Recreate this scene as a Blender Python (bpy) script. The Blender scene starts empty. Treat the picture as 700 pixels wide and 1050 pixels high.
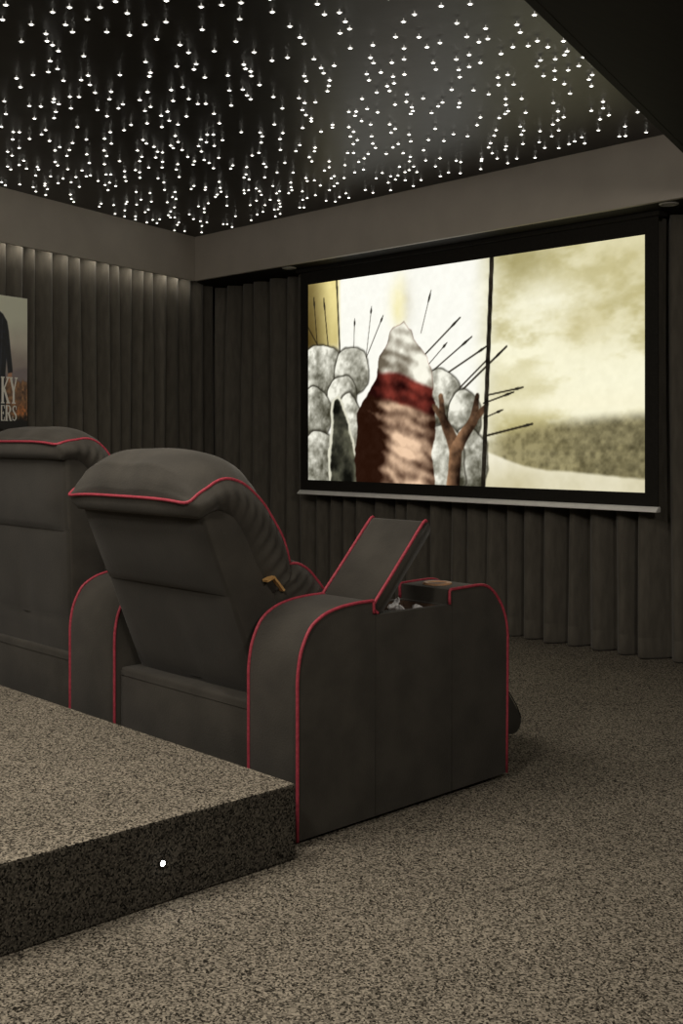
import bpy, bmesh, math, random
import numpy as np
from mathutils import Vector, Matrix

scene = bpy.context.scene
COL = scene.collection
rnd = random.Random(7)

# ------------------------------------------------------------------ materials
def s2l(c):
    c /= 255.0
    return c / 12.92 if c <= 0.04045 else ((c + 0.055) / 1.055) ** 2.4
def rgb(r, g, b):
    return (s2l(r), s2l(g), s2l(b), 1.0)

def new_mat(name):
    m = bpy.data.materials.new(name)
    m.use_nodes = True
    nt = m.node_tree
    return m, nt, nt.nodes['Principled BSDF']

def noise_mat(name, c0, c1, scale=20, rough=0.85, bump=0.0, bump_scale=None, spec=0.3, detail=4,
              lo=0.35, hi=0.65, sheen=0.0, stretch=(1, 1, 1), bdist=0.01):
    m, nt, p = new_mat(name)
    tc = nt.nodes.new('ShaderNodeTexCoord')
    mp = nt.nodes.new('ShaderNodeMapping'); mp.inputs['Scale'].default_value = stretch
    nt.links.new(tc.outputs['Object'], mp.inputs[0])
    n = nt.nodes.new('ShaderNodeTexNoise'); n.inputs['Scale'].default_value = scale; n.inputs['Detail'].default_value = detail
    nt.links.new(mp.outputs[0], n.inputs['Vector'])
    r = nt.nodes.new('ShaderNodeValToRGB')
    r.color_ramp.elements[0].position = lo; r.color_ramp.elements[0].color = c0
    r.color_ramp.elements[1].position = hi; r.color_ramp.elements[1].color = c1
    nt.links.new(n.outputs['Fac'], r.inputs[0]); nt.links.new(r.outputs[0], p.inputs['Base Color'])
    p.inputs['Roughness'].default_value = rough
    p.inputs['Specular IOR Level'].default_value = spec
    if sheen:
        p.inputs['Sheen Weight'].default_value = sheen; p.inputs['Sheen Roughness'].default_value = 0.5
    if bump:
        n2 = nt.nodes.new('ShaderNodeTexNoise'); n2.inputs['Scale'].default_value = bump_scale or scale; n2.inputs['Detail'].default_value = 3
        nt.links.new(mp.outputs[0], n2.inputs['Vector'])
        b = nt.nodes.new('ShaderNodeBump'); b.inputs['Strength'].default_value = bump; b.inputs['Distance'].default_value = bdist
        nt.links.new(n2.outputs['Fac'], b.inputs['Height']); nt.links.new(b.outputs[0], p.inputs['Normal'])
    return m

def emit_mat(name, col, strength):
    m = bpy.data.materials.new(name); m.use_nodes = True
    nt = m.node_tree; nt.nodes.clear()
    e = nt.nodes.new('ShaderNodeEmission'); o = nt.nodes.new('ShaderNodeOutputMaterial')
    e.inputs[0].default_value = col; e.inputs[1].default_value = strength
    nt.links.new(e.outputs[0], o.inputs[0])
    return m

def lin(v, t=(1.0, 0.91, 0.76)):
    return (v * t[0], v * t[1], v * t[2], 1.0)

M_FABRIC = noise_mat('charcoal_upholstery', lin(0.036), lin(0.052), scale=9, rough=0.8, bump=0.25, bump_scale=160, sheen=0.10, detail=6, bdist=0.004)
M_PANEL = noise_mat('charcoal_upholstery_back', lin(0.027), lin(0.037), scale=8, rough=0.85, bump=0.2, bump_scale=160, sheen=0.15, detail=6, bdist=0.004)
M_PIPE = noise_mat('red_piping', (0.30, 0.035, 0.055, 1), (0.42, 0.055, 0.085, 1), scale=120, rough=0.55)
M_DARK = noise_mat('black_underframe', lin(0.008), lin(0.014), scale=30, rough=0.9)
M_SEAM = noise_mat('seam_thread', lin(0.025), lin(0.035), scale=90, rough=0.9)
M_CURT = noise_mat('charcoal_velvet', lin(0.094), lin(0.120), scale=35, rough=0.95, bump=0.15, bump_scale=220, spec=0.1, sheen=0.2, stretch=(1, 1, 0.25), bdist=0.003)
M_CEIL = noise_mat('black_satin_ceiling', lin(0.016), lin(0.023), scale=3, rough=0.40, bump=0.08, bump_scale=6, spec=0.36, detail=6, bdist=0.02)
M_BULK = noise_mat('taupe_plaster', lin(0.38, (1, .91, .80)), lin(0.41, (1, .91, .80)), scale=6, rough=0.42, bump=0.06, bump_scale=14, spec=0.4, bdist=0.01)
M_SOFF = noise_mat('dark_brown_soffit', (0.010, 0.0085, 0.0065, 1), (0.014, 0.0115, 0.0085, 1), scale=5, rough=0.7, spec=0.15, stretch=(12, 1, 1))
M_WALL = noise_mat('dark_wall_paint', lin(0.03), lin(0.036), scale=8, rough=0.9)
M_SCRB = noise_mat('matte_black_border', lin(0.013), lin(0.017), scale=60, rough=0.8, spec=0.2)
M_BAR = noise_mat('white_bar', (0.86, 0.86, 0.84, 1), (0.92, 0.92, 0.90, 1), scale=20, rough=0.35, spec=0.6)
M_GOLD = noise_mat('tan_leather', (0.42, 0.24, 0.09, 1), (0.55, 0.33, 0.13, 1), scale=60, rough=0.5)
M_BROWN = noise_mat('brown_liner', (0.085, 0.055, 0.038, 1), (0.13, 0.085, 0.06, 1), scale=14, rough=0.5, stretch=(1, 6, 1))
M_COPPER = noise_mat('copper_ring', (0.36, 0.19, 0.10, 1), (0.46, 0.26, 0.14, 1), scale=40, rough=0.35)
M_WHITE = noise_mat('white_plastic', (0.80, 0.80, 0.82, 1), (0.88, 0.88, 0.9, 1), scale=30, rough=0.35)
M_BLACKP = noise_mat('black_plastic', lin(0.01), lin(0.014), scale=30, rough=0.4)
M_METAL = noise_mat('brushed_nickel', (0.30, 0.29, 0.27, 1), (0.38, 0.37, 0.35, 1), scale=50, rough=0.4)
M_FROST = noise_mat('frosted_lens', (0.35, 0.34, 0.32, 1), (0.42, 0.41, 0.39, 1), scale=40, rough=0.5)
M_STAR = emit_mat('star_core_glow', (1.0, 0.96, 0.86, 1), 7.0)
M_STAR2 = emit_mat('star_glare_glow', (1.0, 0.95, 0.84, 1), 0.38)
M_STEP = emit_mat('step_light_glow', (1.0, 0.98, 0.94, 1), 120.0)
M_LED = emit_mat('led_strip_glow', (1.0, 0.93, 0.80, 1), 16)

# carpet: short salt-and-pepper loop pile
def carpet(name, dark, light, bump=0.2):
    m, nt, p = new_mat(name)
    tc = nt.nodes.new('ShaderNodeTexCoord')
    n = nt.nodes.new('ShaderNodeTexNoise'); n.inputs['Scale'].default_value = 300; n.inputs['Detail'].default_value = 2.0; n.inputs['Roughness'].default_value = 0.8
    v = nt.nodes.new('ShaderNodeTexVoronoi'); v.inputs['Scale'].default_value = 235
    big = nt.nodes.new('ShaderNodeTexNoise'); big.inputs['Scale'].default_value = 2.2; big.inputs['Detail'].default_value = 4
    for q in (n, v, big): nt.links.new(tc.outputs['Object'], q.inputs['Vector'])
    r = nt.nodes.new('ShaderNodeValToRGB')
    r.color_ramp.elements[0].position = 0.26; r.color_ramp.elements[0].color = dark
    r.color_ramp.elements[1].position = 0.86; r.color_ramp.elements[1].color = light
    # every loop of the pile is light or dark yarn: one voronoi cell each, softened by finer noise
    sep = nt.nodes.new('ShaderNodeSeparateColor'); nt.links.new(v.outputs['Color'], sep.inputs[0])
    mxv = nt.nodes.new('ShaderNodeMath'); mxv.operation = 'MULTIPLY_ADD'; mxv.inputs[1].default_value = 0.62
    hf = nt.nodes.new('ShaderNodeMath'); hf.operation = 'MULTIPLY'; hf.inputs[1].default_value = 0.40
    nt.links.new(n.outputs['Fac'], hf.inputs[0])
    nt.links.new(sep.outputs[0], mxv.inputs[0]); nt.links.new(hf.outputs[0], mxv.inputs[2])
    nt.links.new(mxv.outputs[0], r.inputs[0])
    mul = nt.nodes.new('ShaderNodeMix'); mul.data_type = 'RGBA'; mul.blend_type = 'MULTIPLY'; mul.inputs['Factor'].default_value = 1.0
    r2 = nt.nodes.new('ShaderNodeValToRGB')
    r2.color_ramp.elements[0].position = 0.3; r2.color_ramp.elements[0].color = (0.86, 0.86, 0.86, 1)
    r2.color_ramp.elements[1].position = 0.7; r2.color_ramp.elements[1].color = (1.08, 1.08, 1.08, 1)
    nt.links.new(big.outputs['Fac'], r2.inputs[0])
    nt.links.new(r.outputs[0], mul.inputs['A']); nt.links.new(r2.outputs[0], mul.inputs['B'])
    nt.links.new(mul.outputs['Result'], p.inputs['Base Color'])
    add = nt.nodes.new('ShaderNodeMath'); add.operation = 'SUBTRACT'
    nt.links.new(n.outputs['Fac'], add.inputs[0]); nt.links.new(v.outputs['Distance'], add.inputs[1])
    b = nt.nodes.new('ShaderNodeBump'); b.inputs['Strength'].default_value = bump; b.inputs['Distance'].default_value = 0.004
    nt.links.new(add.outputs[0], b.inputs['Height']); nt.links.new(b.outputs[0], p.inputs['Normal'])
    p.inputs['Roughness'].default_value = 1.0; p.inputs['Specular IOR Level'].default_value = 0.1
    return m
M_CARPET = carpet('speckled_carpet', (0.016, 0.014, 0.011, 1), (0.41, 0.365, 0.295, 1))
M_CARPET2 = carpet('darker_speckled_carpet', (0.006, 0.0055, 0.0045, 1), (0.120, 0.109, 0.090, 1))

# ------------------------------------------------------------------ mesh helpers
def link(name, me, parent=None, mats=(), smooth=False):
    o = bpy.data.objects.new(name, me); COL.objects.link(o)
    if not isinstance(mats, (list, tuple)): mats = (mats,)
    for m in mats: me.materials.append(m)
    if smooth:
        for f in me.polygons: f.use_smooth = True
    if parent: o.parent = parent
    return o

def obj_bm(name, bm, mats, parent=None, smooth=False):
    bmesh.ops.recalc_face_normals(bm, faces=bm.faces)
    me = bpy.data.meshes.new(name); bm.to_mesh(me); bm.free()
    return link(name, me, parent, mats, smooth)

def bevel(o, w=0.008, seg=3, ang=40):
    b = o.modifiers.new('bevel', 'BEVEL'); b.width = w; b.segments = seg; b.limit_method = 'ANGLE'; b.angle_limit = math.radians(ang)
    for f in o.data.polygons: f.use_smooth = True
    return o

def box_bm(x0, x1, y0, y1, z0, z1, bm=None):
    bm = bm or bmesh.new()
    vs = [bm.verts.new((x, y, z)) for x in (x0, x1) for y in (y0, y1) for z in (z0, z1)]
    for f in ((0, 1, 3, 2), (4, 6, 7, 5), (0, 4, 5, 1), (2, 3, 7, 6), (0, 2, 6, 4), (1, 5, 7, 3)):
        bm.faces.new([vs[i] for i in f])
    return bm

def prism_bm(poly, h0, h1, bm=None):
    """Vertical prism over an (x, y) polygon."""
    bm = bm or bmesh.new()
    a = [bm.verts.new((x, y, h0)) for x, y in poly]; b = [bm.verts.new((x, y, h1)) for x, y in poly]
    n = len(poly)
    bm.faces.new(a[::-1]); bm.faces.new(b)
    for i in range(n): bm.faces.new((a[i], a[(i + 1) % n], b[(i + 1) % n], b[i]))
    return bm

def extrude_bm(poly, x0, x1, bm=None):
    """(y, z) polygon extruded along x."""
    bm = bm or bmesh.new()
    a = [bm.verts.new((x0, y, z)) for y, z in poly]; b = [bm.verts.new((x1, y, z)) for y, z in poly]
    n = len(poly)
    bm.faces.new(a); bm.faces.new(b[::-1])
    for i in range(n): bm.faces.new((a[i], a[(i + 1) % n], b[(i + 1) % n], b[i]))
    return bm

def catmull(pts, n=6):
    pts = [Vector(p) for p in pts]
    out = []
    for i in range(len(pts) - 1):
        p0 = pts[max(i - 1, 0)]; p1 = pts[i]; p2 = pts[i + 1]; p3 = pts[min(i + 2, len(pts) - 1)]
        for k in range(n):
            t = k / n
            out.append(0.5 * ((2 * p1) + (-p0 + p2) * t + (2 * p0 - 5 * p1 + 4 * p2 - p3) * t * t + (-p0 + 3 * p1 - 3 * p2 + p3) * t ** 3))
    out.append(pts[-1]); return out

def tube_bm(pts, r, sides=8, bm=None, closed=False):
    bm = bm or bmesh.new()
    pts = [Vector(p) for p in pts]
    n = len(pts); rings = []; up = None
    for i in range(n):
        a = pts[i - 1] if (i or closed) else pts[0]; b = pts[(i + 1) % n] if (i < n - 1 or closed) else pts[-1]
        t = (b - a).normalized()
        if up is None:
            up = Vector((0, 0, 1)) if abs(t.z) < 0.9 else Vector((1, 0, 0))
        up = (up - t * up.dot(t)).normalized(); s = t.cross(up)
        rings.append([bm.verts.new(pts[i] + (up * math.cos(2 * math.pi * k / sides) + s * math.sin(2 * math.pi * k / sides)) * r) for k in range(sides)])
    m = n if closed else n - 1
    for i in range(m):
        A, B = rings[i], rings[(i + 1) % n]
        for k in range(sides): bm.faces.new((A[k], A[(k + 1) % sides], B[(k + 1) % sides], B[k]))
    if not closed:
        bm.faces.new(rings[0][::-1]); bm.faces.new(rings[-1])
    return bm

def lathe_bm(prof, sides=24, center=(0, 0, 0), bm=None):
    """(radius, z) profile turned about z."""
    bm = bm or bmesh.new(); c = Vector(center); rings = []
    for r, z in prof:
        if r < 1e-6: rings.append([bm.verts.new(c + Vector((0, 0, z)))])
        else: rings.append([bm.verts.new(c + Vector((r * math.cos(2 * math.pi * k / sides), r * math.sin(2 * math.pi * k / sides), z))) for k in range(sides)])
    for A, B in zip(rings, rings[1:]):
        for k in range(sides):
            j = (k + 1) % sides
            if len(A) == 1 and len(B) == 1: continue
            if len(A) == 1: bm.faces.new((A[0], B[j], B[k]))
            elif len(B) == 1: bm.faces.new((A[k], A[j], B[0]))
            else: bm.faces.new((A[k], A[j], B[j], B[k]))
    return bm

def empty(name, loc):
    o = bpy.data.objects.new(name, None); COL.objects.link(o); o.location = loc; o.empty_display_size = 0.1
    return o
def tag(o, label, cat, group=None):
    o['label'] = label; o['category'] = cat
    if group: o['group'] = group
    return o
def structure(o):
    o['kind'] = 'structure'; return o

# ------------------------------------------------------------------ the room
ZS, ZC = 2.213, 2.52                       # soffit and ceiling heights
C0 = Vector((-4.192, 2.698))               # inner corner of the ceiling drop
LD = Vector((0.30116, -0.95357))           # along the left wall, towards the seats
LN = Vector((-0.95357, -0.30116))          # outwards through the left wall
YW = 3.22                                  # screen wall
R0 = Vector((-0.219, 2.698))               # right-hand corner of the ceiling drop
def left(s, off): return C0 + LD * s + LN * off
def right(s, off): return R0 + LD * s - LN * off
def at_y(p, y): return p + LD * ((y - p.y) / LD.y)
WL, WR = 0.26, 2.30                        # wall planes behind the drops
YR = -4.6
pl1, pl0 = at_y(left(0, WL), YW), at_y(left(0, WL), YR)
pr1, pr0 = at_y(right(0, WR), YW), at_y(right(0, WR), YR)
def wall_poly(a, b, out, th=0.1):
    return [a, b, b + out * th, a + out * th]
structure(obj_bm('floor', prism_bm([pl0, pr0, pr1, pl1], -0.08, 0.0), M_CARPET))
structure(obj_bm('wall_left', prism_bm(wall_poly(pl0, pl1, LN), 0, ZC), M_WALL))
structure(obj_bm('wall_right', prism_bm(wall_poly(pr0, pr1, -LN), 0, ZC), M_WALL))
structure(obj_bm('wall_front', prism_bm(wall_poly(pl1, pr1, Vector((0, 1))), 0, ZC), M_WALL))
structure(obj_bm('wall_back', prism_bm(wall_poly(pl0, pr0, Vector((0, -1))), 0, ZC), M_WALL))
structure(obj_bm('ceiling', prism_bm([pl0, pr0, pr1, pl1], ZC, ZC + 0.1), M_CEIL))

# the drop around the starry ceiling: taupe fascia boards with a dark soffit behind a lip
def fascia(name, a, b, out, depth, lip, mats, soffmat):
    bm = prism_bm([a, b, b + out * 0.025, a + out * 0.025], ZS, ZC)
    o = structure(obj_bm(name, bm, mats))
    return o
cl = at_y(left(0, 0), YR); cr = at_y(right(0, 0), YR)
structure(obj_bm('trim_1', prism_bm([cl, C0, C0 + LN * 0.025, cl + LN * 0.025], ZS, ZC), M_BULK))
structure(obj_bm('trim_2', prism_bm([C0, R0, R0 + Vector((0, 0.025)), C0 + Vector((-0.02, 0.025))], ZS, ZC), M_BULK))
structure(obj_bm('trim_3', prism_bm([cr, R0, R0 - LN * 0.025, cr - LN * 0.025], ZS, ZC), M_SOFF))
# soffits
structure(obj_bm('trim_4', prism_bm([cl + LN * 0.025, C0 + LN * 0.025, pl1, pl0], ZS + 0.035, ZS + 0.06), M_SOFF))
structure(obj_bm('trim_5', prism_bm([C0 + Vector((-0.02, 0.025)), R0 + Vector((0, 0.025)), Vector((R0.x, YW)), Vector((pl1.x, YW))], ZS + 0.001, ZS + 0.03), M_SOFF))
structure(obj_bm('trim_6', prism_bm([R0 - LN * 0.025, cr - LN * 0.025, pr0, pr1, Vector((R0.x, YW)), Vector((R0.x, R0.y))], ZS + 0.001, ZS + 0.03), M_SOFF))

# raised carpeted platform behind the seats
PX, PY, PH = 0.070, -0.066, 0.20
pb = at_y(left(0, WL), PY); pc = at_y(left(0, WL), YR)
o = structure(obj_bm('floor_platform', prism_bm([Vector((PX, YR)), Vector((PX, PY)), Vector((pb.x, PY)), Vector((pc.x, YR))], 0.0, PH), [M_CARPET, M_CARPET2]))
for f in o.data.polygons: f.material_index = 1 if abs(f.normal.z) < 0.5 else 0      # darker carpet colour on the risers
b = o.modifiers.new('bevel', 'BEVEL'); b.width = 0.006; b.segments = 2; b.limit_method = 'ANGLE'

# ------------------------------------------------------------------ curtains
def curtain(name, base, along, inward, creases, z0, z1, depth, seed, label):
    """Pleated cloth: soft rounded folds between narrow creases, as thick cloth with a hem."""
    rr = random.Random(seed)
    prof = []
    for i in range(len(creases) - 1):
        a, b_ = creases[i], creases[i + 1]
        w = b_ - a; d = depth * min(1.15, 0.55 + w * 3.2) * rr.uniform(0.85, 1.1); sk = rr.uniform(-0.12, 0.12)
        ph = rr.uniform(0, 6.28)
        for k in range(12):
            t = k / 12
            tt = t + sk * math.sin(math.pi * t) * 0.5
            h = max(0.0, math.sin(math.pi * tt)) ** 0.95
            prof.append((a + w * t, d * h, ph, math.sin(math.pi * t), w))
    prof.append((creases[-1], 0, 0, 0, 0.1))
    zs = [z0, z0 + 0.01, z0 + 0.05, z0 + 0.102, z0 + 0.106, z0 + 0.110, z0 + 0.16] + [z0 + 0.16 + (z1 - z0 - 0.16) * k / 12 for k in range(1, 13)]
    bm = bmesh.new(); rows = []
    for z in zs:
        f = (z - z0) / (z1 - z0)
        row = []
        for s, h, ph, e, w in prof:
            hh = h * (1.0 + 0.10 * (1 - f) * e + 0.07 * math.sin(ph + f * 4.0) * e)
            if z == z0: hh *= 0.93
            if abs(z - (z0 + 0.106)) < 1e-6: hh -= 0.0022 * e
            ss = s + 0.012 * math.sin(ph * 1.7 + f * 3.0) * e
            p = base + along * ss + inward * hh
            row.append(bm.verts.new((p.x, p.y, z)))
        rows.append(row)
    for A, B in zip(rows, rows[1:]):
        for k in range(len(A) - 1): bm.faces.new((A[k], A[k + 1], B[k + 1], B[k]))
    o = obj_bm(name, bm, M_CURT, None, True)
    sm = o.modifiers.new('cloth', 'SOLIDIFY'); sm.thickness = 0.004; sm.offset = 0
    return tag(o, label, 'curtain', None)

# left wall: measured folds near the corner, then more of the same towards the seats
cs = [-0.375, -0.24, -0.10, 0.044, 0.198, 0.326, 0.441, 0.542, 0.67, 0.776, 0.898, 1.042, 1.156, 1.276, 1.424, 1.52, 1.678, 1.79]
while cs[-1] < 4.6: cs.append(cs[-1] + rnd.uniform(0.11, 0.16))
curtain('pleated_curtain', left(0, 0.150), LD, -LN, cs, 0.004, ZS + 0.030, 0.085, 3,
        'dark grey pleated floor length curtain on left wall behind the poster')
xs = [-4.42, -4.283, -4.135, -3.979, -3.817, -3.628, -3.496]
while xs[-1] < -1.95: xs.append(xs[-1] + rnd.uniform(0.13, 0.17))
xs += [-1.745, -1.621, -1.473, -1.318, -1.2, -1.025, -0.874, -0.712, -0.57, -0.42]
while xs[-1] < 1.5: xs.append(xs[-1] + rnd.uniform(0.13, 0.17))
curtain('pleated_curtain', Vector((0, 3.125)), Vector((1, 0)), Vector((0, -1)), xs, 0.004, ZS - 0.004, 0.115, 5,
        'dark grey pleated floor length curtain hanging behind the projection screen')

# warm led strip hidden behind the left ceiling drop, grazing the curtain top
def strip_poly(s0, s1, o0, o1): return [left(s0, o0), left(s1, o0), left(s1, o1), left(s0, o1)]
led = empty('led_strip', (left(0.5, 0.032).x, left(0.5, 0.032).y, ZS + 0.028))
led_m = Matrix.Translation(-led.location)
bm = prism_bm(strip_poly(-0.02, 4.5, 0.026, 0.038), ZS + 0.026, ZS + 0.0345); bm.transform(led_m)
obj_bm('housing', bm, M_BLACKP, led)
bm = prism_bm(strip_poly(-0.02, 4.5, 0.027, 0.037), ZS + 0.022, ZS + 0.0255); bm.transform(led_m)
obj_bm('diffuser', bm, M_LED, led)
tag(led, 'thin warm light strip tucked behind left ceiling drop above the curtain', 'light strip')
# ------------------------------------------------------------------ recliners
ARM_TOP = [(0.0, 0.44), (0.003, 0.475), (0.011, 0.516), (0.026, 0.552), (0.046, 0.583), (0.072, 0.603), (0.107, 0.619), (0.145, 0.628), (0.182, 0.633), (0.235, 0.636), (0.287, 0.636)]
ARM_FRONT = [(0.62, 0.638), (0.70, 0.640), (0.765, 0.640), (0.80, 0.632), (0.828, 0.615), (0.850, 0.593), (0.871, 0.565), (0.887, 0.532), (0.897, 0.498), (0.901, 0.46), (0.900, 0.35), (0.896, 0.02)]
AB = 0.012
ARM_TOP = [tuple(p[:2]) for p in catmull([(y, z, 0) for y, z in [(0.0, 0.40)] + ARM_TOP], 3)]
ARM_FRONT = [tuple(p[:2]) for p in catmull([(y, z, 0) for y, z in ARM_FRONT[:-2]], 3)] + [(0.900, 0.41)] + ARM_FRONT[-2:]
def arm_profile(step):
    p = [(0.0, AB)] + ARM_TOP
    if step: p += [(0.287, 0.596), (0.62, 0.592)]
    else: p += [(0.45, 0.638)]
    return p + ARM_FRONT

def armrest(parent, xr, xl, step, base):
    """Upholstered side with rounded back; step = open storage compartment in its top."""
    prof = arm_profile(step)
    bm = bmesh.new()
    n = len(prof)
    inset = 0.006
    # side faces are slightly puffed: two rings per side
    R = [bm.verts.new((xr, y, z)) for y, z in prof]; L = [bm.verts.new((xl, y, z)) for y, z in prof]
    for i in range(n):
        j = (i + 1) % n
        if step and prof[i] == (0.287, 0.596):
            # rim and cavity
            y0, y1, z0, z1 = 0.287, 0.62, 0.596, 0.592
            t = 0.024
            o4 = [R[i], R[j], L[j], L[i]]
            zi = lambda y: z0 + (z1 - z0) * (y - y0) / (y1 - y0)
            q = [(xr - t, y0 + 0.002), (xr - t, y1 - 0.012), (xl + t, y1 - 0.012), (xl + t, y0 + 0.002)]
            i4 = [bm.verts.new((x, y, zi(y))) for x, y in q]
            b4 = [bm.verts.new((x, y, 0.43)) for x, y in q]
            for k in range(4):
                m = (k + 1) % 4
                bm.faces.new((o4[k], o4[m], i4[m], i4[k])); bm.faces.new((i4[k], i4[m], b4[m], b4[k]))
            bm.faces.new(b4)
        else:
            bm.faces.new((R[i], R[j], L[j], L[i]))
    bm.faces.new(R); bm.faces.new(L[::-1])
    arm = obj_bm('armrest', bm, M_FABRIC, parent)
    bevel(arm, 0.007, 3, 45)
    off = 0.0005
    for x in (xr + off, xl - off):
        s = -1 if x == xr + off else 1
        path = [(x, -0.001, AB), (x, -0.001, 0.2), (x, -0.001, 0.34), (x, -0.001, 0.38)] + [(x, y - 0.001, z + 0.001) for y, z in ARM_TOP]
        if step:
            path += [(x, 0.289, 0.630), (x, 0.290, 0.600)]
            p1 = catmull(path, 2)
            p2 = catmull([(x, 0.619, 0.594), (x, 0.618, 0.625), (x, 0.622, 0.638), (x, 0.635, 0.6395)] + [(x, y + 0.001, z + 0.001) for y, z in ARM_FRONT[2:]], 2)
            bmp = tube_bm(p1, 0.0048)
            o = obj_bm('piping', tube_bm(p2, 0.0048), M_PIPE, arm, True); o['label'] = 'red piping on the front block'
        else:
            bmp = tube_bm(catmull(path + [(x, y + 0.001, z + 0.001) for y, z in ARM_FRONT], 2), 0.0048)
        o = obj_bm('piping', bmp, M_PIPE, arm, True); o['label'] = 'red piping'
    # vertical seams on the outer side
    for y, zt in ((0.297, 0.59), (0.629, 0.59)):
        for x in (xr, xl):
            obj_bm('seam', tube_bm([(x, y, AB + 0.004), (x, y, zt)], 0.0009, 6), M_SEAM, arm, True)
    return arm

def rounded_pad(name, parent, x0, x1, prof, mat, r=0.02):
    o = obj_bm(name, extrude_bm(prof, x0, x1), mat, parent)
    bevel(o, r, 4, 35)
    return o

def cushion(name, parent, E, I, x0, x1, crown, kfun, F, pucker=0.0025, piping=True, nt=56, ns=10, power=4.0, dip=0.012, seed=1):
    """Stuffed cushion: outer edge path E and inner path I in (a, b); crown puffs the top panel out
    between the two piped ends.  F maps (x, a, b) to the chair."""
    rr = random.Random(seed)
    Es = catmull([(a, b, 0) for a, b in E], ns); Is = catmull([(a, b, 0) for a, b in I], max(1, round(len(Es) / (len(I) - 1))))
    n = len(Es)
    # resample inner path to the same count
    def resample(P, m):
        d = [0]
        for p, q in zip(P, P[1:]): d.append(d[-1] + (q - p).length)
        out = []; k = 0
        for i in range(m):
            t = d[-1] * i / (m - 1)
            while k < len(P) - 2 and d[k + 1] < t: k += 1
            u = (t - d[k]) / max(1e-9, d[k + 1] - d[k]); out.append(P[k].lerp(P[k + 1], min(1, u)))
        return out
    Es = resample(Es, n); Is = resample(Is, n)
    nor = []
    for i in range(n):
        t = (Es[min(i + 1, n - 1)] - Es[max(i - 1, 0)]).normalized()
        nn = Vector((-t.y, t.x, 0))
        if nn.dot(Es[i] - Is[i]) < 0: nn = -nn
        nor.append(nn)
    bm = bmesh.new(); G = []
    ph = [rr.uniform(0, 6.28) for _ in range(6)]
    for j in range(nt + 1):
        t = j / nt
        # denser towards the ends
        t = 0.5 - 0.5 * math.cos(math.pi * t) if False else t
        c = 1 - abs(2 * t - 1) ** power
        x = x0 + (x1 - x0) * t
        col = []
        for i in range(n):
            s = i / (n - 1)
            k = kfun(s)
            edge = min(t, 1 - t)
            pk = pucker * math.sin(s * 75 + ph[0] + 2.0 * math.sin(9 * s + ph[1])) * math.exp(-edge / 0.10) * min(1, edge / 0.015)
            wr = 0.0030 * math.sin(t * 17 + ph[2] + 3 * s) * math.sin(s * 9 + ph[3]) * c
            P = Es[i] + nor[i] * (crown * c * k + (pk + wr) * min(1, k * 2)) + nor[i] * 0
            if s == 0 or i < 3: P = P + Vector((dip * c, 0, 0)) * (1 - i / 3)
            col.append(bm.verts.new(F(x, P.x, P.y)))
        mid = []
        for i in range(n):
            mid.append(bm.verts.new(F(x, Is[i].x, Is[i].y)))
        G.append((col, mid))
    for (A, Am), (B, Bm) in zip(G, G[1:]):
        for i in range(n - 1):
            bm.faces.new((A[i], A[i + 1], B[i + 1], B[i])); bm.faces.new((Am[i], Bm[i], Bm[i + 1], Am[i + 1]))
        # front end closing
        bm.faces.new((A[-1], Am[-1], Bm[-1], B[-1]))
    # rear boxing bulge between E[0] and I[0]
    bulge = []
    for j in range(nt + 1):
        t = j / nt; c = 1 - abs(2 * t - 1) ** power; x = x0 + (x1 - x0) * t
        ring = []
        for q in (0.25, 0.5, 0.75):
            P = Es[0].lerp(Is[0], q) + Vector((dip * c * (1 - q), 0, 0))
            b_out = math.sin(math.pi * q) * 0.022 * c ** 0.5
            ring.append(bm.verts.new(F(x, P.x - b_out * 0.35, P.y - b_out)))
        bulge.append(ring)
    for j in range(nt):
        chain0 = [G[j][0][0]] + bulge[j] + [G[j][1][0]]; chain1 = [G[j + 1][0][0]] + bulge[j + 1] + [G[j + 1][1][0]]
        for a0, a1, b0, b1 in zip(chain0, chain0[1:], chain1, chain1[1:]): bm.faces.new((a0, b0, b1, a1))
    # end caps with a padded boxing strip
    for j, sgn in ((0, 1), (nt, -1)):
        A, Am = G[j]; x = x0 if j == 0 else x1
        ox = -1 if (x0 > x1) == (j == nt) else 1
        prev = A
        for q in (0.25, 0.5, 0.75):
            cur = []
            for i in range(n):
                s = i / (n - 1)
                P = Es[i].lerp(Is[i], q)
                puff = math.sin(math.pi * q) * min(1, i / 7) ** 0.6 * (0.034 + 0.0030 * math.sin(s * 70 + ph[4]))
                cur.append(bm.verts.new(F(x + ox * puff, P.x, P.y)))
            for i in range(n - 1): bm.faces.new((prev[i], prev[i + 1], cur[i + 1], cur[i]))
            bm.faces.new((prev[-1], Am[-1], cur[-1])) if prev is A else None
            prev = cur
        for i in range(n - 1): bm.faces.new((prev[i], prev[i + 1], Am[i + 1], Am[i]))
    bmesh.ops.remove_doubles(bm, verts=bm.verts, dist=1e-5)
    o = obj_bm(name, bm, M_FABRIC, parent, True)
    if piping:
        pts = []
        def ep(i, x): return F(x, Es[i].x + nor[i].x * 0.001, Es[i].y + nor[i].y * 0.001)
        for i in range(n - 1, 0, -1): pts.append(ep(i, x0))
        for j in range(nt + 1):
            t = j / nt; c = 1 - abs(2 * t - 1) ** power
            pts.append(F(x0 + (x1 - x0) * t, Es[0].x + dip * c, Es[0].y - 0.009))
        for i in range(1, n): pts.append(ep(i, x1))
        for _ in range(6): pts = [pts[0]] + [(p * 2 + q + r_) / 4 for q, p, r_ in zip(pts, pts[1:], pts[2:])] + [pts[-1]]
        p = obj_bm('piping', tube_bm(pts, 0.0046), M_PIPE, o, True); p['label'] = 'red piping'
    return o

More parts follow.
